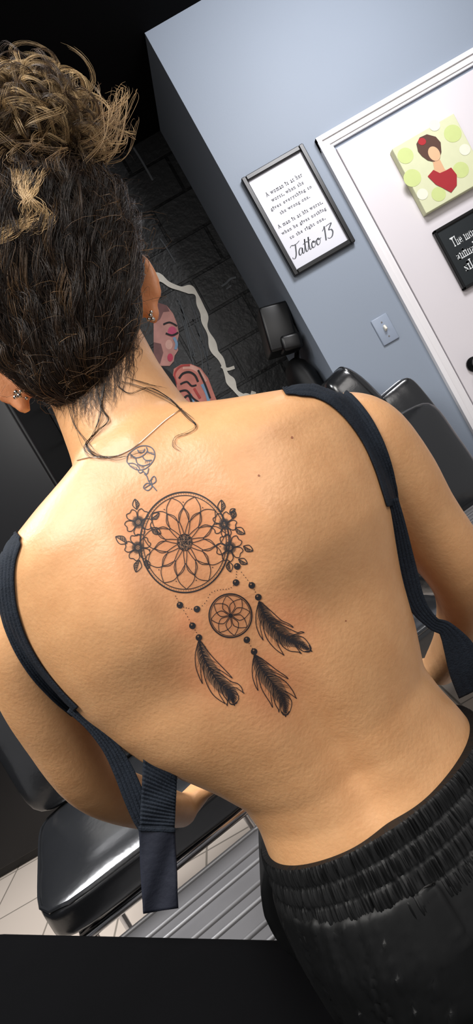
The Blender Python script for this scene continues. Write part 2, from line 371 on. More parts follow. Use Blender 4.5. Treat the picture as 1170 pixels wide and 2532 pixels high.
# canvas painting on the door: a plain generic figure in red on pale green dots
YD=YW-.019
a=WY(782,-585,YD-.035); b=WY(950,-404,YD-.035); px0,px1,pz1,pz0=a.x,b.x,a.z,b.z; YC=YD-.036
cv=empty('canvas_painting','square pale green canvas painting of a woman in red hung on the door','painting',((px0+px1)/2,YD,pz0))
boxmb(px0,px1,YC,YD-.001,pz0,pz1,.003).build('canvas',flat('canvas_cream',(212,214,176)),cv,False)
yy=YC-.0008
def art(name,shapes,c,dy=0):
    mt=flat('paint_'+name,c)
    for s in shapes:
        m=MB(); fpoly(m,s,yy-dy); m.build(name,mt,cv,False)
art('green_dot',[circ(1020,440,22),circ(1003,385,20),circ(1120,330,22),circ(1140,420,20),circ(1085,480,18)],(198,210,138))
art('pale_dot',[circ(1075,310,14),circ(1150,370,14),circ(1045,480,14)],(226,226,206),.0004)
art('neck',[[(1070,396),(1086,390),(1100,418),(1114,430),(1086,446),(1066,440),(1074,418)]],(216,170,130),.0012)
art('red_dress',[[(1058,436),(1072,420),(1088,428),(1102,422),(1116,414),(1130,432),(1130,458),(1116,476),(1098,466),(1078,456)]],(160,30,38),.0018)
art('brown_hair',[[(1030,356),(1038,340),(1056,332),(1078,338),(1090,352),(1092,376),(1086,392),(1074,400),(1058,396),(1044,386),(1034,374)]],(84,54,42),.0018)
art('face',[circ(1074,380,14,19,20,-.5)],(222,178,138),.0022)
art('red_flower',[circ(1044,350,10,9)],(170,30,38),.0026)
# black sign on the door
a=WY(762,-356,YD); b=WY(985,-192,YD); sx0,sx1,sz1,sz0=a.x,b.x,a.z,b.z
sg=empty('black_sign','black sign with white lettering on the door below the canvas','sign',((sx0+sx1)/2,YD,sz0))
boxmb(sx0+.01,sx1-.01,YD-.014,YD-.001,sz0+.01,sz1-.01).build('board',MT['board'],sg,False)
mb=MB()
for (x0,x1,z0,z1) in [(sx0,sx0+.013,sz0,sz1),(sx1-.013,sx1,sz0,sz1),(sx0,sx1,sz0,sz0+.013),(sx0,sx1,sz1-.013,sz1)]:
    mb.rbox(((x0+x1)/2,YD-.011,(z0+z1)/2),(x1-x0,.02,z1-z0),.003,seg=1)
mb.build('frame',MT['frame'],sg,False)
for s,(lx,ly),w in [('The most',(1117,601),.118),('animal i',(1129,634),.108),('silen',(1148,661),.08)]:
    p=onY(lx,ly,YD-.014); text('lettering',s,p.x,p.z,YD-.014,w,MT['letter'],sg,.041,left=True,bold=.004,serif=.07)
# light switch
p=WY(543,-207,YW)
sw=empty('light_switch','blue grey light switch plate with toggle on the blue grey wall','light switch',p)
mb=MB().rbox(p+Vector((0,-.004,0)),(.074,.008,.118),.004,seg=2); mb.build('plate',MT['plate'],sw)
mb=MB().rbox(p+Vector((0,-.014,.004)),(.010,.02,.022),.003,Matrix.Rotation(R(-25),3,'X'),2); mb.build('toggle',MT['ivory'],sw)
for dz in(-.032,.032):
    mb=MB(); mb.tube([p+Vector((0,-.006,dz)),p+Vector((0,-.0095,dz))],.0035,10); mb.build('screw',MT['steel'],sw)
# black box and bag on the return face
bx=empty('wall_box','black angular box mounted on the return of the blue grey wall','box',(.57,2.78,1.36))
mb=MB(); rr=Matrix.Rotation(R(14),3,'Y')
mb.rbox((.562,2.76,1.47),(.13,.2,.20),.012,rr); mb.rbox((.575,2.70,1.385),(.09,.12,.07),.015,rr)
mb.build('case',MT['frame'],bx)
mb=MB(); mb.rbox((.628,2.76,1.45),(.022,.08,.1),.003,seg=1); mb.build('bracket',MT['knob'],bx,False)
mb=MB(); rng=[]
for k,(z,rx_,ry_) in enumerate([(1.33,.02,.05),(1.30,.05,.09),(1.24,.066,.13),(1.12,.07,.15),(1.0,.068,.15),(.9,.05,.12),(.88,.02,.05)]):
    rng.append([Vector((.566+rx_*math.cos(2*PI*i/24)*(1+.12*noise.noise((i*.7,k*.9,0))),2.8+ry_*math.sin(2*PI*i/24)*(1+.12*noise.noise((i*.5,k,3))),z)) for i in range(24)])
bag=empty('black_bag','black fabric bag hanging under the angular wall box','bag',(.566,2.8,.88))
mb.loft(rng); mb.build('pouch',MT['shorts'],bag)
mb=MB(); mb.tube(cr([(.57,2.74,1.29),(.61,2.77,1.36),(.636,2.8,1.385),(.61,2.83,1.36),(.57,2.86,1.29)],6),.006,8); mb.build('carry_strap',MT['frame'],bag)
# ------------------------------------------------------------------ chairs in a row
def ribbed_slab(mb,w,d,z,h,n,rr=.006):
    mb.rbox((0,0,z-h/2),(w,d,h),min(.012,h*.4))
    step=d/n
    for k in range(n):
        yc=-d/2+step*(k+.5); hw=step*.30; L=w/2-.02
        pts=[(-L+hw,yc-hw,z),(L-hw,yc-hw,z)]+[(L-hw+hw*math.sin(t),yc-hw*math.cos(t),z) for t in [PI*j/8 for j in range(1,8)]]+[(L-hw,yc+hw,z),(-L+hw,yc+hw,z)]+[(-L+hw-hw*math.sin(t),yc+hw*math.cos(t),z) for t in [PI*j/8 for j in range(1,8)]]
        pts.append(pts[0]); mb.tube(pts,rr,8,cap=False)
def make_chair(label,grey=False):
    t=empty('waiting_chair',label,'chair',(0,0,0),'black vinyl waiting chairs')
    mb=MB(); mb.pillow((0,0,.435),(.54,.54,.125),2,puff=.36,e=7)
    mb.build('seat',MT['vinyl'],t)
    if grey:
        m2=MB(); ribbed_slab(m2,.46,.44,.501,.016,7); m2.build('seat_pad',MT['ribbed'],t)
    mb=MB(); rot=Matrix.Rotation(R(-9),3,'X'); mb.pillow((0,.285,.69),(.54,.13,.44),1,rot,.40,7); mb.build('backrest',MT['vinyl'],t)
    mb=MB()
    mb.rbox((0,-.225,.374),(.45,.02,.02),.004,seg=1); mb.rbox((0,.225,.374),(.45,.02,.02),.004,seg=1)
    for s in(-1,1): mb.rbox((s*.215,0,.374),(.02,.45,.02),.004,seg=1); mb.tube([(s*.16,.225,.374),(s*.16,.31,.42),(s*.16,.345,.6)],.009,8)
    mb.build('seat_frame',MT['chrome'],t)
    for sx in(-1,1):
        for sy in(-1,1):
            mb=MB(); mb.tube([(sx*.205,sy*.21,.374),(sx*.215,sy*.235,.01),(sx*.215,sy*.235,.0)],[.011,.010,.014],10); mb.build('leg',MT['chrome'],t)
    return t
RW=Vector((.951,.309,0)); RN=Vector((-.309,.951,0))
for k,(lab,g) in enumerate([('black vinyl waiting chair at lower left, next to the tall cabinet',False),('middle black vinyl waiting chair, mostly hidden behind the seated person',False),('black vinyl waiting chair with grey ribbed seat pad, right of the person',True)]):
    c=make_chair(lab,g); c.location=Vector((-.56,1.465,0))+RW*(.645*k); c.rotation_euler=(0,0,R(18))
rc=empty('reclining_chair','tall black vinyl reclining chair against the blue grey wall, behind the waiting chairs','chair',(.9,2.4,0))
mb=MB(); mb.pillow((.655,2.4,.90),(.16,.24,.54),0,Matrix.Rotation(R(-16),3,'Y'),.2,6); mb.build('backrest',MT['vinyl'],rc)
mb=MB(); mb.pillow((.775,2.335,.845),(.18,.08,.32),1,Matrix.Rotation(R(-10),3,'Y'),.2,6); mb.build('armrest',MT['vinyl'],rc)
mb=MB(); mb.pillow((.98,2.41,.52),(.52,.24,.12),2); mb.build('seat',MT['vinyl'],rc)
mb=MB(); mb.tube([(.95,2.4,.46),(.95,2.4,.04)],.045,16); mb.tube([(.95,2.4,.04),(.95,2.4,0)],.13,24); mb.build('pedestal',MT['chrome'],rc)
# padded bench she sits on, with a low grey ribbed footrest at its side
pb=empty('padded_bench','black padded bench with low grey ribbed footrest, under the seated person','bench',(0,0,0))
mb=MB(); mb.rbox((0,0,.455),(1.75,.66,.09),.03); mb.build('cushion',MT['bench'],pb)
mb=MB(); mb.rbox((0,0,.40),(1.6,.52,.02),.004,seg=1); mb.build('frame',MT['knob'],pb)
for sx in(-.52,.52):
    mb=MB(); mb.tube([(sx,-.12,.40),(sx,-.12,.03)],.035,16); mb.rbox((sx,-.14,.015),(.08,.34,.03),.01); mb.build('leg',MT['knob'],pb)
e=Vector((.826,-.563,0)); nn=Vector((-.563,-.826,0))
pb.location=Vector((0,.600,0))-e*.12+nn*.33; pb.rotation_euler=(0,0,math.atan2(e.y,e.x))
mb=MB(); ribbed_slab(mb,.60,.50,.35,.05,5,.006); ft=mb.build('ribbed_footrest',MT['ribbed'],pb)
loc=Matrix.LocRotScale(pb.location,pb.rotation_euler,None).inverted()@Matrix.LocRotScale(Vector((-.475,.96,0)),Matrix.Rotation(R(18),3,'Z').to_euler(),None)
ft.matrix_local=loc; ft['label']='low grey ribbed footrest'
for sx in(-1,1):
    for sy in(-1,1):
        mb=MB(); mb.tube([(sx*.26,sy*.2,.31),(sx*.27,sy*.21,0)],.014,10); lg=mb.build('footrest_leg',MT['chrome'],ft)
# ------------------------------------------------------------------ the person
person=empty('person','seated person seen from behind, curly hair tied up, bare back, black shorts','person',(-.035,.62,0))
DM=.58
TOR=[(-340,-250,0,.54,.645),(-300,-272,18,.53,.66),(-270,-345,70,.522,.66),(-240,-430,138,.517,.66),(-205,-515,228,.51,.665),(-170,-575,318,.503,.67),(-115,-610,366,.497,.68),(-50,-620,376,.492,.69),
 (50,-612,370,.488,.70),(150,-600,356,.488,.71),(250,-588,322,.493,.715),(340,-560,292,.50,.71),(420,-517,266,.508,.70),(510,-448,236,.516,.69),(570,-405,216,.52,.685),(650,-360,226,.522,.685),(720,-354,244,.52,.69),
 (800,-366,254,.512,.69),(900,-388,272,.497,.695),(1000,-400,292,.485,.70),(1120,-400,300,.48,.71),(1230,-380,280,.49,.70),(1300,-330,220,.52,.67)]
def torso(v):
    if v<=TOR[0][0]: return TOR[0][1:]
    for a,b in zip(TOR,TOR[1:]):
        if v<=b[0]:
            t=(v-a[0])/(b[0]-a[0]); return tuple(a[i]+(b[i]-a[i])*t for i in range(1,5))
    return TOR[-1][1:]
def camp(x,z,d): return C0+RX*x+UP*z+FW*d
def sp(c,n): return math.copysign(abs(c)**(2/n),c)
def ring(v,off=0,seg=64,n=None,fo=None,tilt=0):
    n=n or (2.4-.35*max(0,min(1,(v-450)/250)))
    uL,uR,db,df=torso(v); x0,x1=uL*DM/FP,uR*DM/FP; cx=(x0+x1)/2;a=(x1-x0)/2+off; dc=(db+df)/2;b=(df-db)/2+off
    out=[]
    for i in range(seg):
        t=2*PI*i/seg; o=fo(t) if fo else 0
        out.append(camp(cx+(a+o)*sp(math.cos(t),n),-(v-tilt*math.cos(t))*DM/FP,dc+(b+o)*sp(math.sin(t),n)))
    return out
B=MB()
B.loft([ring(v) for v in [-340,-320,-300,-285,-270,-255,-240,-222,-205,-188,-170,-140,-115,-80,-50,0,50,100,150,200,250,300,340,380,420,465,510,540,570,610,650,685,720,760,800,850,900,950,1000,1060,1120,1180,1230,1270,1300]])
B.tube([W(-128,-240,.60),W(-128,-320,.595),W(-124,-420,.60),W(-120,-520,.615),W(-118,-600,.63)],[.07,.062,.057,.058,.06],24)
B.ell(W(-110,-690,.635),[RX*.074,FW*.095,UP*.105],28,18)
B.ell(W(-116,-545,.675),[RX*.056,FW*.055,UP*.06],24,14)
B.tube([W(-112,-660,.72),W(-113,-610,.735),W(-113,-590,.742),W(-113,-575,.725)],[.008,.011,.013,.01],12)
B.ell(W(-113,-545,.722),[RX*.022,FW*.008,UP*.008],14,8)
def ear(u,v,d,s,tilt):
    c=W(u,v,d); up=(UP+RX*tilt).normalized(); out=(RX*s*.80-FW*.5).normalized(); nrm=out.cross(up).normalized()
    B.ell(c+up*.008,[out*.017,nrm*.006,up*.029],18,12)
    B.ell(c-up*.024,[out*.010,nrm*.006,up*.014],14,8)
    pts=[c+up*(.006+.03*math.sin(a))+out*(.016*math.cos(a)) - nrm*.002*s for a in [R(x) for x in range(-50,200,18)]]
    B.tube(pts,.0052,8)
    B.ell(c-out*.014,[out*.014,nrm*.016,up*.022],14,10)
ear(77,-588,.63,1,.18); ear(-330,-556,.615,-1,-.05)
def limb(pts,rad,n=20): 
    q=cr([tuple(p)+(r,) for p,r in zip(pts,rad)],5); B.tube([Vector(x[:3]) for x in q],[x[3] for x in q],n)
limb([W(-540,-50,.60),W(-592,5,.602),W(-630,110,.615),W(-646,230,.632),W(-644,395,.668),W(-566,503,.76),W(-498,562,.86),W(-482,572,.885)],[.042,.049,.045,.039,.031,.030,.024,.023])
limb([W(296,-50,.60),W(346,5,.602),W(375,110,.612),W(384,230,.628),W(402,430,.66),W(330,540,.755),W(255,580,.86),W(235,588,.885)],[.042,.049,.045,.041,.035,.032,.026,.024])
def hand(w,dr,up,side):
    dr=dr.normalized(); up=(up-dr*up.dot(dr)).normalized(); side=side-dr*side.dot(dr); side=(side-up*side.dot(up)).normalized()
    rs=[]
    for L,a,b in [(-.015,.024,.019),(.02,.03,.018),(.05,.038,.016),(.078,.040,.014),(.09,.036,.011)]:
        rs.append([w+dr*L+side*a*math.cos(2*PI*i/20)+up*b*math.sin(2*PI*i/20) for i in range(20)])
    B.loft(rs)
    for i,L in enumerate((.068,.078,.073,.056)):
        r0=w+dr*.078+side*(.029-.0195*i)
        sd=side*(.006-.004*i)
        B.tube([r0-dr*.012,r0+dr*L*.45-up*L*.05+sd*.5,r0+dr*L*.8-up*L*.22+sd,r0+dr*L*.98-up*L*.42+sd],[.0095,.009,.008,.006],10)
    r0=w+dr*.022+side*.024
    B.tube([r0-side*.01,r0+dr*.024+side*.02-up*.006,r0+dr*.05+side*.026-up*.012,r0+dr*.066+side*.024-up*.018],[.013,.0115,.010,.007],10)
hand(W(-482,572,.885),Vector((.48,.86,-.12)),Vector((-.35,0,1)),Vector((.8,-.5,0)))
hand(W(235,588,.885),Vector((-.55,.8,-.05)),Vector((.25,0,1)),Vector((-.8,-.5,0)))
for du in(-165,165): B.ell(W(-122+du,150,.70),[RX*.062,FW*.05,UP*.06],18,12)
for sx in(-1,1):
    x=-.035+sx*.068
    limb([Vector((x,.64,.587)),Vector((x,.80,.58)),Vector((x+sx*.006,1.0,.57)),Vector((x+sx*.006,1.06,.545)),Vector((x+sx*.006,1.075,.46)),Vector((x+sx*.006,1.06,.32)),Vector((x+sx*.006,1.05,.12)),Vector((x+sx*.006,1.05,.06))],[.082,.074,.060,.055,.052,.051,.036,.036])
    limb([Vector((x,1.03,.04)),Vector((x,1.1,.045)),Vector((x+sx*.01,1.19,.028)),Vector((x+sx*.012,1.255,.018))],[.034,.036,.027,.015])
def remeshed(mb,vox,it):
    me=bpy.data.meshes.new('tmp'); me.from_pydata(mb.v,[],mb.f)
    o=bpy.data.objects.new('tmp',me); COL.objects.link(o)
    r=o.modifiers.new('r','REMESH'); r.mode='VOXEL'; r.voxel_size=vox
    s=o.modifiers.new('s','SMOOTH'); s.factor=.5; s.iterations=it
    bpy.context.view_layer.update(); dg=bpy.context.evaluated_depsgraph_get()
    out=bpy.data.meshes.new_from_object(o.evaluated_get(dg)); bpy.data.objects.remove(o); return out
bme=remeshed(B,.0034,14)
def gauss(x,y,sx,sy): return math.exp(-(x*x)/(2*sx*sx)-(y*y)/(2*sy*sy))
nrmls=[v.normal.copy() for v in bme.vertices]
TATC=[(457,1340,120),(570,1520,60),(530,1650,70),(670,1690,70),(700,1550,60),(345,1320,45),(570,1320,45),(470,1540,40)]
cols=[]
for v,nr in zip(bme.vertices,nrmls):
    u,vv,d=uvd(v.co); red=0
    if nr.dot(FW)<.3 and d<.66 and -350<vv<900:
        w=max(0,min(1,(.3-nr.dot(FW))/.6))
        spu=-140+max(0,vv)*.09
        dis=0
        dis-=.0115*gauss(u-spu,0,42,1)*max(0,min(1,(vv+60)/350))*(1 if vv<720 else max(0,(920-vv)/200))
        dis+=.006*gauss(abs(u-spu)-105,vv-560,56,190)
        for (cu,cvv) in((-385,40),(110,40)):
            s=1 if cu>-140 else -1
            dis+=.0105*gauss(u-cu,vv-cvv,90,130)
            dis+=.0055*gauss(u-(cu-s*70)-s*(vv-cvv)*.15,vv-cvv-20,36,140)
            dis-=.0068*gauss(u-(cu+s*25),vv-cvv-275,118,74)
            dis+=.0035*gauss(u-(cu+s*60),vv+150,90,40)
        dis+=.004*gauss(u+135,vv+275,30,30)
        v.co+=nr*dis*w
        px=585+CR*u+SR*vv; py=1266-SR*u+CR*vv
        for cx,cy,rr_ in TATC: red=max(red,.36*math.exp(-((px-cx)**2+(py-cy)**2)/(2*rr_*rr_)))
    if d>.6 and vv<-480: red=max(red,.35 if abs(u+120)>170 else 0)
    cols+= [red,0,0,1]
ca=bme.color_attributes.new('Col','FLOAT_COLOR','POINT'); ca.data.foreach_set('color',cols)
bme.update()
bvh=BVHTree.FromPolygons([v.co.copy() for v in bme.vertices],[tuple(p.vertices) for p in bme.polygons])
mb=MB()
for p in bme.polygons:
    if p.normal.dot(FW)>.15:
        t=uvd(p.center)
        if t[2]>.6 and 20<t[1]<320 and -600<t[0]<360: mb.add([bme.vertices[i].co+p.normal*.004 for i in p.vertices],[tuple(range(len(p.vertices)))])
for v in bme.vertices: v.co-=WO[person]
bme.name='body'; bme.materials.clear(); bme.materials.append(MT['skin'])
bme.polygons.foreach_set('use_smooth',[True]*len(bme.polygons))
bo=bpy.data.objects.new('body',bme); COL.objects.link(bo); bo.parent=person; WO[bo]=WO[person]
mb.build('bra_front',MT['denim'],person)
for s in(-1,1):
    mb=MB().ball(W(-112+s*75,-670,.708),.012); mb.build('eye',MT['eye'],person)
def proj(px,py,off=.0004):
    r=ray(px,py).normalized(); h=bvh.ray_cast(C0,r)
    if h[0] is None:
        h=bvh.find_nearest(P(px,py,.60))
    n=h[1]
    if n.dot(r)>0: n=-n
    return h[0]+n*off,n
def ink(mb,pts,w=1.5,n=6,sm=True,off=.0004,taper=False):
    pts=cr(pts,n) if sm else pts
    L=[];Rr=[]; m=len(pts)
    for k,p in enumerate(pts):
        a=pts[max(k-1,0)];b=pts[min(k+1,m-1)]
        dx,dy=b[0]-a[0],b[1]-a[1]; l=math.hypot(dx,dy) or 1
        ww=w*(1-.85*k/(m-1)) if taper else w
        L.append(proj(p[0]-dy/l*ww,p[1]+dx/l*ww,off)[0]); Rr.append(proj(p[0]+dy/l*ww,p[1]-dx/l*ww,off)[0])
    mb.add(L+Rr,[(i,i+1,m+i+1,m+i) for i in range(m-1)])
def dot(mb,x,y,r,off=.0004,n=10):
    mb.add([proj(x,y,off)[0]]+[proj(x+r*math.cos(2*PI*i/n),y+r*math.sin(2*PI*i/n),off)[0] for i in range(n)],[(0,1+i,1+(i+1)%n) for i in range(n)])
T=MB(); G=MB()
def pol(r,a,cx=457,cy=1341,rx=110,ry=124): return (cx+rx*r*math.cos(a),cy+ry*r*math.sin(a))
for r,w in((1,1.7),(.935,.9)): ink(T,[pol(r,2*PI*i/60) for i in range(61)],w,2)
for i in range(110): dot(T,*pol(.967,2*PI*i/110),.9,n=5)
N=11
for k in range(N):
    a=2*PI*k/N+.1; h=PI/N
    for s in(-1,1):
        ink(T,[pol(.17,a+s*h*.2),pol(.30,a+s*h*.62),pol(.45,a+s*h*.86),pol(.58,a+s*h*.62),pol(.70,a)],.85,5)
        ink(T,[pol(.42,a+h),pol(.58,a+h+s*h*.62),pol(.70,a+h+s*h*.98),pol(.82,a+h+s*h*.62),pol(.935,a+h)],.85,5)
    dot(T,*pol(.80,a),1.5,n=6)
for i in range(220):
    r=.165*math.sqrt(random.random()); a=random.random()*2*PI; dot(T,*pol(r,a),1.3,n=5)
dot(G,457,1341,17,.0003,18); ink(T,[pol(.165,2*PI*i/24) for i in range(25)],.8,2)
for r,w in((1,1.6),(.93,.7)): ink(T,[pol(r,2*PI*i/40,570,1522,53,54) for i in range(41)],w,2)
for k in range(8):
    a=2*PI*k/8+.2;h=PI/8; q=lambda r,t:pol(r,t,570,1522,53,54)
    for s in(-1,1):
        ink(T,[q(.12,a+s*h*.4),q(.36,a+s*h*.8),q(.50,a+s*h*.6),q(.66,a)],.85,4)
        ink(T,[q(.66,a),q(.78,a+s*h*.5),q(.93,a+s*h)],.8,4)
dot(T,570,1522,6,n=10)
for x,y in[(587,1400),(584,1440),(623,1447),(639,1476),(445,1496),(487,1506),(476,1547),(492,1576),(610,1582),(628,1611)]:
    dot(T,x,y,8.2,.0005,16); dot(G,x-2,y-3,2.4,.0008,8)
def dotted(pts,gap=6.5):
    q=cr(pts,10); acc=0; last=q[0]
    for p in q[1:]:
        acc+=math.hypot(p[0]-last[0],p[1]-last[1]); last=p
        if acc>=gap: dot(T,p[0],p[1],1.25,n=6); acc=0
dotted([(431,1468),(440,1485),(445,1496)]);dotted([(450,1502),(464,1525),(476,1547),(485,1562),(492,1576)]);dotted([(446,1498),(465,1504),(487,1506),(508,1490),(522,1466),(545,1458),(568,1455),(584,1440)])
dotted([(584,1440),(585,1420),(587,1400)]);dotted([(592,1408),(608,1428),(623,1447),(631,1462),(639,1476)]);dotted([(604,1572),(610,1582),(620,1597),(628,1611)])
def feather(spine,w0):
    # curved quill with soft split lobes; barbs curve from the quill, dense and dark near it
    sp_=cr(spine,12); m=len(sp_)
    def at(t):
        t=max(0,min(1,t)); k=min(m-2,int(t*(m-1))); f=t*(m-1)-k; a,b=sp_[k],sp_[k+1]
        l=math.hypot(b[0]-a[0],b[1]-a[1]) or 1
        return (a[0]+(b[0]-a[0])*f,a[1]+(b[1]-a[1])*f),((b[0]-a[0])/l,(b[1]-a[1])/l)
    wid=lambda t:w0*(math.sin(PI*min(1,max(0,t))**.70)**.8)*(1-.35*t)
    def edge(t,s,k=1):
        p,d=at(t); w=wid(t)*k
        return (p[0]-s*d[1]*w+d[0]*w*.9,p[1]+s*d[0]*w+d[1]*w*.9)
    for s in(-1,1):
        cuts=[0,.20,.44,.70,.98] if s>0 else [0,.28,.56,.98]
        for q_,(a0,a1) in enumerate(zip(cuts,cuts[1:])):     # each lobe is one long curved stroke that overlaps the next and curls at its tip
            e1=min(1,a1+.05); rim=[at(a0)[0]]+[edge(a0+(e1-a0)*f,s,k) for f,k in((.12,.55),(.35,.86),(.62,1.0),(.86,1.08),(1.0,1.14))]
            d=at(e1)[1]; rim.append((rim[-1][0]+d[0]*5,rim[-1][1]+d[1]*5)); ink(T,rim,.95,4)
            ink(T,[rim[-1],edge(a1,s,.72),edge(a1-.02,s,.45)],.8,4)
        ink(T,[edge(.86,s,.9),edge(.95,s,.8),at(1)[0]],.9,4)
        base=[at(j/24)[0] for j in range(25)]; mids=[edge(j/24,s,.6) for j in range(25)]
        L=[proj(*p,.0002)[0] for p in base]; Q=[proj(*p,.0002)[0] for p in mids]
        G.add(L+Q,[(i,i+1,26+i,25+i) for i in range(24)])
        for j in range(56):
            t=.02+j/56*.94; p,d=at(t); k_=random.uniform(.4,.94); q=edge(t,s,k_)
            c_=((p[0]+q[0])/2-d[0]*2.6,(p[1]+q[1])/2-d[1]*2.6)
            ink(T,[p,c_,q],.95,3,taper=True)
        for j in range(30):
            t=.03+j/30*.93; p,d=at(t); q=edge(t,s,random.uniform(.2,.46))
            ink(T,[p,q],1.5,2,taper=True)
    ink(T,spine,2.0,8,taper=True)
feather([(492,1582),(506,1630),(538,1682),(566,1708),(574,1724),(579,1740)],34)
feather([(629,1618),(648,1655),(683,1702),(702,1734),(706,1768)],38)
feather([(641,1486),(660,1530),(698,1572),(735,1588),(768,1608)],38)
def flower(x,y,r,a0=0):
    c,s=math.cos,math.sin
    for k in range(5):
        a=a0+2*PI*k/5
        ink(T,[(x+r*.2*c(a-.5),y+r*.2*s(a-.5)),(x+r*.75*c(a-.55),y+r*.75*s(a-.55)),(x+r*1.0*c(a-.28),y+r*1.0*s(a-.28)),(x+r*.9*c(a),y+r*.9*s(a)),(x+r*1.0*c(a+.28),y+r*1.0*s(a+.28)),(x+r*.75*c(a+.55),y+r*.75*s(a+.55)),(x+r*.2*c(a+.5),y+r*.2*s(a+.5))],1.0,4)
        for da in(-.32,-.16,0,.16,.32): ink(T,[(x+r*.22*c(a+da),y+r*.22*s(a+da)),(x+r*(.62-abs(da)*.4)*c(a+da*1.2),y+r*(.62-abs(da)*.4)*s(a+da*1.2))],.65,2,taper=True)
    dot(G,x,y,r*.45,.0002,14)
    ink(T,[(x+r*.2*c(2*PI*i/10),y+r*.2*s(2*PI*i/10)) for i in range(11)],.8,2)
    for i in range(6): dot(T,x+r*.1*c(i),y+r*.1*s(i),.9,n=5)
def leaf(x0,y0,x1,y1,w=.3):
    dx,dy=x1-x0,y1-y0
    e1=[(x0,y0),(x0+dx*.4-dy*w,y0+dy*.4+dx*w),(x0+dx*.75-dy*w*.7,y0+dy*.75+dx*w*.7),(x1,y1)]
    e2=[(x0,y0),(x0+dx*.4+dy*w,y0+dy*.4-dx*w),(x0+dx*.75+dy*w*.7,y0+dy*.75-dx*w*.7),(x1,y1)]
    ink(T,e1,1.0,4);ink(T,e2,1.0,4);ink(T,[(x0,y0),(x1,y1)],.8,4)
    for t in(.2,.38,.55):
        ink(T,[(x0+dx*t,y0+dy*t),(x0+dx*(t+.18)-dy*w*.7,y0+dy*(t+.18)+dx*w*.7)],.65,2)
    G.add([proj(*q,.0002)[0] for q in(e1[0],e1[1],e1[2],e1[3])],[(0,1,2,3)])
for a in[(342,1291,34,.2),(341,1354,33,.7),(555,1296,31,.1),(568,1354,34,.5)]: flower(*a)
for a in[(338,1260,334,1234),(314,1344,286,1327),(345,1385,336,1415),(360,1384,368,1406),(374,1284,394,1268),(374,1306,398,1320),(548,1266,548,1236),(568,1268,582,1258),(582,1305,606,1320),(602,1350,626,1362),(590,1382,612,1394),(566,1388,570,1414),(576,1283,580,1262)]: leaf(*a)
T.build('dreamcatcher_tattoo',MT['tat'],bo); G.build('tattoo_shading',MT['tatg'],bo)
Q=MB()
for pts in[[(314,1142),(318,1124),(334,1110),(350,1103),(368,1104),(380,1113),(383,1130),(374,1147),(358,1160),(340,1162),(324,1154),(314,1142)],[(322,1122),(336,1132),(352,1128),(364,1116),(362,1106)],[(336,1132),(340,1146),(356,1152),(372,1146)],[(340,1112),(346,1120),(356,1117),(358,1110)],[(318,1146),(330,1146),(340,1152),(346,1160)],[(364,1116),(374,1122),(382,1124)],[(352,1128),(360,1138),(376,1138)],[(352,1163),(362,1175),(368,1190),(376,1200),(388,1214)],[(340,1160),(346,1170),(354,1166)],[(354,1166),(364,1172),(368,1158)],[(372,1196),(362,1196),(355,1206),(366,1213),(376,1204),(372,1196)],[(372,1198),(358,1207)],[(376,1198),(386,1190),(382,1178),(374,1186),(376,1198)],[(364,1178),(357,1172)],[(370,1190),(377,1184)]]:
    ink(Q,pts,1.2,5)
for (x0,y0,x1,y1,n_) in((324,1126,336,1134,6),(340,1148,356,1154,7),(360,1140,374,1140,6),(344,1114,356,1112,5),(322,1150,338,1156,6),(366,1118,378,1118,5)):
    for j in range(n_):
        f=j/(n_-1); ink(Q,[(x0+(x1-x0)*f,y0+(y1-y0)*f),(x0+(x1-x0)*f+random.uniform(-2,2),y0+(y1-y0)*f+random.uniform(4,9))],.7,2,taper=True)
Q.build('rose_tattoo',MT['tatb'],bo)
for x,y,w in((722,1082,3),(640,1176,2.6),(855,1535,2)):
    Q=MB(); dot(Q,x,y,w,n=8); Q.build('mole',MT['mole'],bo)
mb=MB(); mb.tube([proj(x,y,.0007)[0] for x,y in cr([(192,1140),(225,1132),(280,1130),(330,1108),(370,1075),(410,1040),(450,1012)],8)],.0004,6); mb.build('necklace',MT['steel'],person)
def studs(pts,d):
    mb=MB()
    for x,y,r in pts:
        mb.ball(P(x,y,d),r,10,6)
    mb.build('earring',MT['steel'],person)
studs([(372,780,.0022),(378,790,.0024),(368,790,.0020),(374,772,.0018)],.605)
studs([(40,970,.0024),(48,978,.0024),(38,982,.0022),(52,968,.002),(66,985,.0018)],.595)
def strip(rows,name,m,parent=person,thick=.0014):
    mb=MB(); n=len(rows[0])
    vs=[p for r in rows for p in r]; fs=[]
    for k in range(len(rows)-1):
        for i in range(n-1): fs.append((k*n+i,k*n+i+1,(k+1)*n+i+1,(k+1)*n+i))
    mb.add(vs,fs); o=mb.build(name,m,parent)
    so=o.modifiers.new('s','SOLIDIFY'); so.thickness=thick; so.offset=0
    return o
def straprows(path,nc=9,off=.0019,ribs=5):
    q=cr(path,7); rows=[]; m=len(q)
    for k,p in enumerate(q):
        a=q[max(k-1,0)];b=q[min(k+1,m-1)]; dx,dy=b[0]-a[0],b[1]-a[1]; l=math.hypot(dx,dy) or 1
        row=[]
        for i in range(nc):
            s=(i/(nc-1)*2-1)*p[2]; x,y=p[0]-dy/l*s,p[1]+dx/l*s
            rid=.0007*(abs(math.sin(i/(nc-1)*PI*ribs))-.5)
            if len(p)>3 and p[3]>.01: row.append(P(x,y,p[3]-rid))
            else: row.append(proj(x,y,off+rid)[0])
        rows.append(row)
    return rows
NC=31
rr1=straprows([(703,972,8),(735,958,24),(785,960,27),(835,985,27),(882,1032,26),(918,1088,24),(944,1150,22),(960,1208,19),(970,1250,16)],NC)
strip(rr1,'strap',MT['denim'])
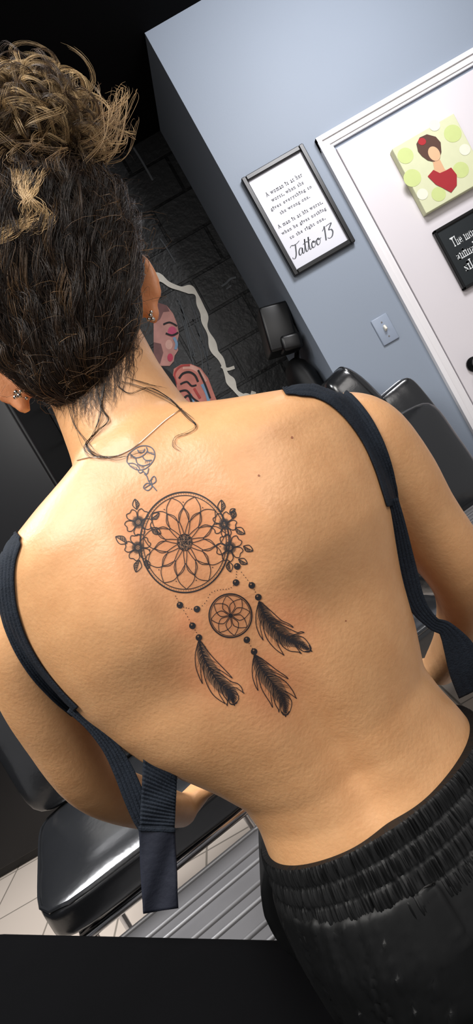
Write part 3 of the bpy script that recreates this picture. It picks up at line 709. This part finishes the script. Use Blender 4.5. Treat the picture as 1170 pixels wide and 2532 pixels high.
rr2=straprows([(968,1235,16,.548),(985,1300,18,.555),(1005,1400,23,.565),(1030,1490,22,.57),(1070,1540,16,.575),(1102,1556,20,.58),(1132,1600,36,.585),(1156,1655,46,.59),(1180,1705,50,.6)],NC)
strip(rr2,'back_band',MT['denim'])
fr_=[[ (lambda h:h[0]+h[1]*.003)(bvh.find_nearest(W(u,v,d))) for u in[310+i*6 for i in range(9)]] for v,d in[(-205,.58),(-200,.60),(-195,.63),(-170,.66),(-110,.69),(-40,.71),(40,.73)]]
strip(fr_,'strap',MT['denim'])
fl_=[[ (lambda h:h[0]+h[1]*.003)(bvh.find_nearest(W(u,v,d))) for u in[-550-i*6 for i in range(9)]] for v,d in[(-220,.58),(-205,.60),(-195,.63),(-170,.66),(-110,.69),(-40,.71),(40,.73)]]
strip(fl_,'strap',MT['denim'])
l1=straprows([(48,1322,10),(34,1338,23),(22,1385,21),(18,1440,21),(26,1510,21),(50,1585,21),(90,1655,20),(140,1715,18),(185,1758,16)],NC)
strip(l1,'strap',MT['denim'])
l2=straprows([(175,1748,14,.555),(225,1790,16,.553),(272,1845,20,.552),(305,1905,24,.552),(330,1965,26,.552),(352,2020,24,.553),(372,2050,24,.554)],NC)
strip(l2,'back_band',MT['denim'])
def panel(tl_,tr_,br_,bl_,d,n=12,m=14,amp=.0012,rib=0):
    rows=[]
    for j in range(m+1):
        t=j/m; a=(tl_[0]+(bl_[0]-tl_[0])*t,tl_[1]+(bl_[1]-tl_[1])*t); b=(tr_[0]+(br_[0]-tr_[0])*t,tr_[1]+(br_[1]-tr_[1])*t)
        rows.append([P(a[0]+(b[0]-a[0])*i/n,a[1]+(b[1]-a[1])*i/n,d+amp*math.sin(i*.5+j*.2)+(rib*math.sin(j*PI*.5) if rib else 0)) for i in range(n+1)])
    return rows
strip(panel((355,1872),(438,1922),(432,2050),(345,2048),.548,12,64,.001,.0007),'elastic_panel',MT['denim'])
strip(panel((343,2046),(433,2050),(441,2244),(354,2258),.546,14,28,.0016),'hook_tab',MT['satin'],thick=.002)
strip(panel((342,2044),(434,2048),(434,2058),(343,2054),.5445,12,3,.0004),'stitched_seam',MT['denim'],thick=.0016)
# ------------------------------------------------------------------ shorts
SB=MB(); SB.loft([ring(v,.009) for v in[880,920,960,1000,1060,1120,1180,1230,1270,1310]])
for sx in(-1,1):
    x=-.035+sx*.069
    q=cr([(x,.62,.59,.092),(x,.75,.585,.088),(x,.85,.58,.082),(x+sx*.004,.95,.575,.076)],5)
    SB.tube([Vector(a[:3]) for a in q],[a[3] for a in q],24)
sm=remeshed(SB,.004,8)
for v in sm.vertices:
    u,vv,d=uvd(v.co); t=math.atan2(d-.59,(u+60)/2500)
    f=noise.noise((t*7,vv*.0022,1))+.6*noise.noise((t*18,vv*.0026,4))
    if vv>880: v.co+=v.normal*(.005*f*min(1,(vv-880)/60))
    if v.co.z<.503: v.co.z=.503
    v.co-=WO[person]
sm.name='shorts'; sm.materials.clear(); sm.materials.append(MT['shorts'])
sm.polygons.foreach_set('use_smooth',[True]*len(sm.polygons))
so=bpy.data.objects.new('shorts',sm); COL.objects.link(so); so.parent=person; WO[so]=WO[person]
mb=MB(); rows=[]; NR=48
for j in range(NR+1):
    t=j/NR; v=764+160*t
    st=abs(math.sin(PI*4*t))
    prof=.0068+.0010*st**.5
    def fo(a,t=t,pr=prof,st=st): 
        k=math.floor(t*4-1e-6)*3.1
        return pr+(.0007+.0017*st)*(noise.noise((a*70,k*.4,t*1.2))*1.1+.8*noise.noise((a*130,k*.4+9,t*1.0)))
    rows.append(ring(v,.0,1200,None,fo,20))
rows=[ring(764,-.004,1200,None,None,20)]+rows
mb.loft(rows,cap=False); mb.build('waistband',MT['shorts'],so)
# ------------------------------------------------------------------ hair
CAP=[(-380,-185,-122,.550,.59),(-410,-212,-88,.541,.60),(-450,-236,-45,.534,.605),(-500,-256,-4,.530,.61),(-560,-276,34,.526,.615),(-640,-304,72,.520,.65),(-730,-312,110,.516,.70),(-800,-305,132,.518,.72),(-870,-270,124,.526,.72),(-930,-200,88,.540,.70),(-985,-110,45,.560,.67)]
def capP(s,t,off):
    v=CAP[0][0]+(CAP[-1][0]-CAP[0][0])*s
    for a,b in zip(CAP,CAP[1:]):
        if v>=b[0]:
            k=(v-a[0])/(b[0]-a[0]); q=[a[i]+(b[i]-a[i])*k for i in range(5)]; break
    else: q=CAP[-1]
    dd=.60; x0,x1=q[1]*dd/FP,q[2]*dd/FP
    return camp((x0+x1)/2+((x1-x0)/2+off)*sp(math.cos(t),2.1),-v*dd/FP,(q[3]+q[4])/2+((q[4]-q[3])/2+off)*sp(math.sin(t),2.1))
def mixc(a,b,t): return tuple(a[i]+(b[i]-a[i])*t for i in range(3))
dark=(.015,.0088,.006); brown=(.095,.050,.024); blond=(.84,.58,.29); midb=(.36,.205,.09); deep=(.030,.017,.010)
H=MB(); H.loft([[capP(.13+.87*s/40,2*PI*i/48,-.003+.002*noise.noise((i*.9,s*.6,0))) for i in range(48)] for s in range(41)]); H.c=[(.008,.005,.004)]*len(H.v)
hair=H.build('hair',MT['hair'],person)
ST=MB()
def lock(t0,s0,s1,ns,width,col,off0,jit=.4,am=None,tipc=None,hi=0,fr=None):
    ph=random.random()*6.28; fr0=fr or random.uniform(2.6,6.5); am=am or random.uniform(.025,.085); drift=random.uniform(-.6,.6); lift=random.uniform(.003,.010)
    n=max(12,int(46*(s1-s0)))
    for q in range(ns):
        dt=random.gauss(0,width); do=random.uniform(-.003,.003); pj=random.gauss(0,jit); aj=random.uniform(.6,1.4)
        c=mixc(col,brown,random.random()**2.2*.5+hi*.3); c=mixc(c,midb,random.random()*hi)
        e0=random.uniform(-.04,.04); pts=[]
        for j in range(n+1):
            f=j/n; s=s0+e0+(s1-s0)*f; s=max(0,min(1,s))
            t=t0+dt*(1-.5*f)+drift*(s-s0)+am*aj*math.sin(6.28*fr0*s+ph+pj)
            o=(off0+do)*min(1,s*6+.1)+lift*math.sin(PI*min(1,.05+.85*f))+.0036*math.cos(6.28*fr0*s+ph+pj)*min(1,s*5)
            pts.append(capP(s,t,o))
        c2=None
        if tipc is not None: c2=mixc(c,tipc,random.random())
        ST.strand(pts,random.uniform(.00014,.00034),c,col2=c2)
for k in range(340):
    t0=PI-.25+random.random()*(PI+.5) if random.random()<.9 else random.random()*PI
    s0=random.random()**1.5*.62; s1=min(1,s0+random.uniform(.38,.95))
    if math.sin(t0)>.1 and s0<.55: s0=.55;s1=.98
    lock(t0,s0,s1,15,random.uniform(.014,.045),dark,random.uniform(-.001,.006),hi=random.random()**7*.9)
for k in range(130): lock(PI+random.random()*PI,random.uniform(0,.06),random.uniform(.12,.5),9,.06,dark,.0005)
for k in range(16): lock(PI+random.random()*PI,random.uniform(.66,.80),1.0,9,.03,brown,random.uniform(.004,.010),tipc=blond,hi=.4)
for k in range(9): lock(PI+.2+random.random()*(PI-.4),random.uniform(.74,.86),1.0,9,.02,brown,random.uniform(.010,.015),am=random.uniform(.10,.2),tipc=blond,hi=random.random(),fr=random.uniform(6,10))
ST.build('hair_strands',MT['hair'],hair,raw=True)
FL=MB()
for k in range(900):
    edge=random.random()<.6
    t0=(2*PI-random.random()*.7 if random.random()<.8 else PI+random.random()*.5) if edge else PI+random.random()*PI
    s0=random.random()*.97
    p=capP(s0,t0,.002); q=capP(s0,t0,.02); nr=(q-p).normalized(); tg=(capP(min(1,s0+.03),t0,.003)-p).normalized(); sd=nr.cross(tg)
    L=random.uniform(.012,.042)*(1.9 if random.random()<.15 else 1); a=random.uniform(-1,1); b=random.uniform(.2,1.2); cu=random.uniform(3,12); pp=random.random()*6; dirn=random.choice((.6,-.6,.2)); pts=[]
    for j in range(13):
        x=j/12; pts.append(p+tg*L*x*dirn+sd*L*(a*x+.2*math.sin(x*cu+pp)-.2*math.sin(pp))+nr*L*(b*x*.6-.35*x*x+.14*math.sin(x*cu*1.3)))
    FL.strand(pts,random.uniform(.00014,.00026),mixc(brown,midb,random.random()**1.3))
FL.build('flyaway_strands',MT['hair'],hair,raw=True)
# bun: a loose knot of ringlets
bc=P(84,330,.572); br3=(.053,.046,.052)
def bunp(th,ph,k): return bc+IX*br3[0]*k*math.cos(ph)*math.cos(th)+IY*br3[1]*k*math.sin(ph)-FW*br3[2]*k*math.cos(ph)*math.sin(th)
BU=MB(); BU.loft([[bunp(2*PI*i/36,PI*k/20-PI/2,.78+.16*noise.noise((math.cos(2*PI*i/36)*2.5,math.sin(2*PI*i/36)*2.5,k*.35))) for i in range(36)] for k in range(1,20)]); BU.c=[(.010,.006,.004)]*len(BU.v)
bun=BU.build('hair_bun',MT['hair'],person)
CU=MB()
def sdir(): 
    z=random.uniform(-1,1); a=random.random()*2*PI; r=math.sqrt(1-z*z); return Vector((r*math.cos(a),r*math.sin(a),z))
def bl(d,k): return bc+IX*br3[0]*k*d.x+IY*br3[1]*k*d.y-FW*br3[2]*k*d.z
for k in range(300):
    d0=sdir()
    if d0.z<-.35: d0.z*=-1
    ax=sdir(); ax=(ax-d0*ax.dot(d0)).normalized(); arc=random.uniform(.2,.8); hel=random.uniform(.10,.30); tn=random.uniform(1.0,3.0); ph=random.random()*6.28; kk=random.uniform(.84,1.12)
    f0=.22+.34*d0.x-.10*d0.y+random.uniform(-.6,.6); loose=random.random()<.30
    n=int(16+12*tn); ns=random.randint(7,12)
    for q in range(ns):
        jt=Vector((random.gauss(0,.018),random.gauss(0,.018),random.gauss(0,.018))); pj=random.gauss(0,.14); hj=hel*random.uniform(.88,1.12); pts=[]
        for j in range(n+1):
            x=j/n; rot=Matrix.Rotation(arc*(x-.5)*2,3,ax); d=rot@(d0+jt); sd=ax
            w=6.28*tn*x+ph+pj
            d=(d+sd*hj*math.sin(w))
            pts.append(bl(d.normalized(),kk+hj*.75*math.cos(w)+(.34*x*x if loose else 0)))
        f=max(0,min(1,f0+random.uniform(-.12,.12))); f=f*f*(3-2*f)
        CU.strand(pts,random.uniform(.00016,.00034),mixc(mixc(deep,brown,random.random()),blond,f))
for k in range(36):
    x0,y0=random.uniform(160,225),random.uniform(250,430); d=random.uniform(.54,.60)
    ex,ey=random.uniform(225,335),random.uniform(222,360); bx_,by_=random.uniform(0,55),random.uniform(0,55)
    for q in range(4):
        j=lambda s:random.uniform(-s,s)
        pts=[P(a,b,d) for a,b in cr([(x0+j(8),y0+j(8)),((x0+ex)/2+bx_+j(6),(y0+ey)/2+by_+j(6)),(ex+j(12),ey+j(12)),(ex+j(18)-6,ey-18+j(10))],7)]
        CU.strand(pts,random.uniform(.00016,.00030),mixc(midb,blond,random.random()))
for base in [[(70,430),(62,480),(108,528),(70,548),(15,560),(-25,590)],[(40,420),(50,470),(92,512),(120,545),(96,560),(40,556)],[(100,425),(82,470),(60,505),(70,540),(30,575),(-20,605)]]:
    for k in range(26):
        j=lambda s:random.gauss(0,s); pts=[]
        for a,b in cr([(x+j(10),y+j(8)) for x,y in base],6):
            pts.append(P(a,b,.503+.003*math.sin(b*.06)+random.uniform(0,.001)))
        CU.strand(pts,random.uniform(.00016,.00030),mixc(midb,blond,random.random()**.8))
CU.build('curls',MT['hair'],bun,raw=True)
NW=MB()
def wisp(pts,n=3,sp_=3,r=.0003,lift=.001,c=(.02,.014,.010)):
    for k in range(n):
        q=cr([(x+random.gauss(0,sp_)*(.4+.6*i/len(pts)),y+random.gauss(0,sp_)*(.4+.6*i/len(pts))) for i,(x,y) in enumerate(pts)],8)
        NW.strand([proj(x,y,lift+.0003*k)[0] for x,y in q],r*random.uniform(.7,1.2),c)
wisp([(262,950),(252,1005),(270,1040),(242,1070),(217,1102),(238,1128),(290,1134),(325,1124),(350,1118)],7,3.5,.00030)
wisp([(240,960),(250,1020),(232,1075),(212,1110),(226,1134),(262,1140)],4,4,.00026)
wisp([(290,955),(320,975),(370,962),(420,992),(462,1030),(486,1056),(468,1072),(436,1084),(432,1104),(448,1116)],4,2.2,.00028)
wisp([(300,945),(345,958),(405,985),(452,1018),(478,1040)],3,3,.00024)
wisp([(170,985),(190,1050),(218,1100),(250,1128)],4,7,.00022)
wisp([(310,935),(360,950),(400,960)],3,6,.0002)
for k in range(420):
    x=random.uniform(95,335); y=985-abs(x-215)*.25-max(0,x-260)*1.2+random.uniform(-60,14); L=random.uniform(25,80); dx=random.uniform(-14,14); cu=random.uniform(-12,12)
    wisp([(x,y-40),(x+dx*.3+cu,y+L*.2),(x+dx*.7-cu,y+L*.55),(x+dx,y+L)],1,1,.00018,.0008,mixc(dark,brown,random.random()))
NW.build('nape_strands',MT['hair'],hair,raw=True)
# ------------------------------------------------------------------ lights
def area(loc,target,size,en,col=(1,1,1),spread=180):
    L=bpy.data.lights.new('area','AREA'); L.size=size; L.energy=en; L.color=col; L.spread=R(spread)
    o=bpy.data.objects.new('area_light',L); COL.objects.link(o); o.location=loc
    o.rotation_euler=(Vector(target)-Vector(loc)).to_track_quat('-Z','Y').to_euler(); return o
area((-.62,-.08,2.42),(-.12,.6,1.0),1.0,25,(1,.97,.93),132)
area((1.3,1.45,2.62),(1.25,2.4,1.75),.6,38,(.99,.98,1))
area((-1.2,1.5,2.6),(-.7,1.8,0),.8,34,(.98,.98,1),100)  # fill light added to brighten the left chair and block wall, no fixture
area((.9,-.6,2.0),(.2,.6,.8),1.0,7,(1,.96,.92),120)  # weak area light well below the ceiling, aimed at the person
w=bpy.data.worlds.new('world'); sc.world=w; w.use_nodes=True
w.node_tree.nodes['Background'].inputs[0].default_value=(.93,.92,.94,1); w.node_tree.nodes['Background'].inputs[1].default_value=.32
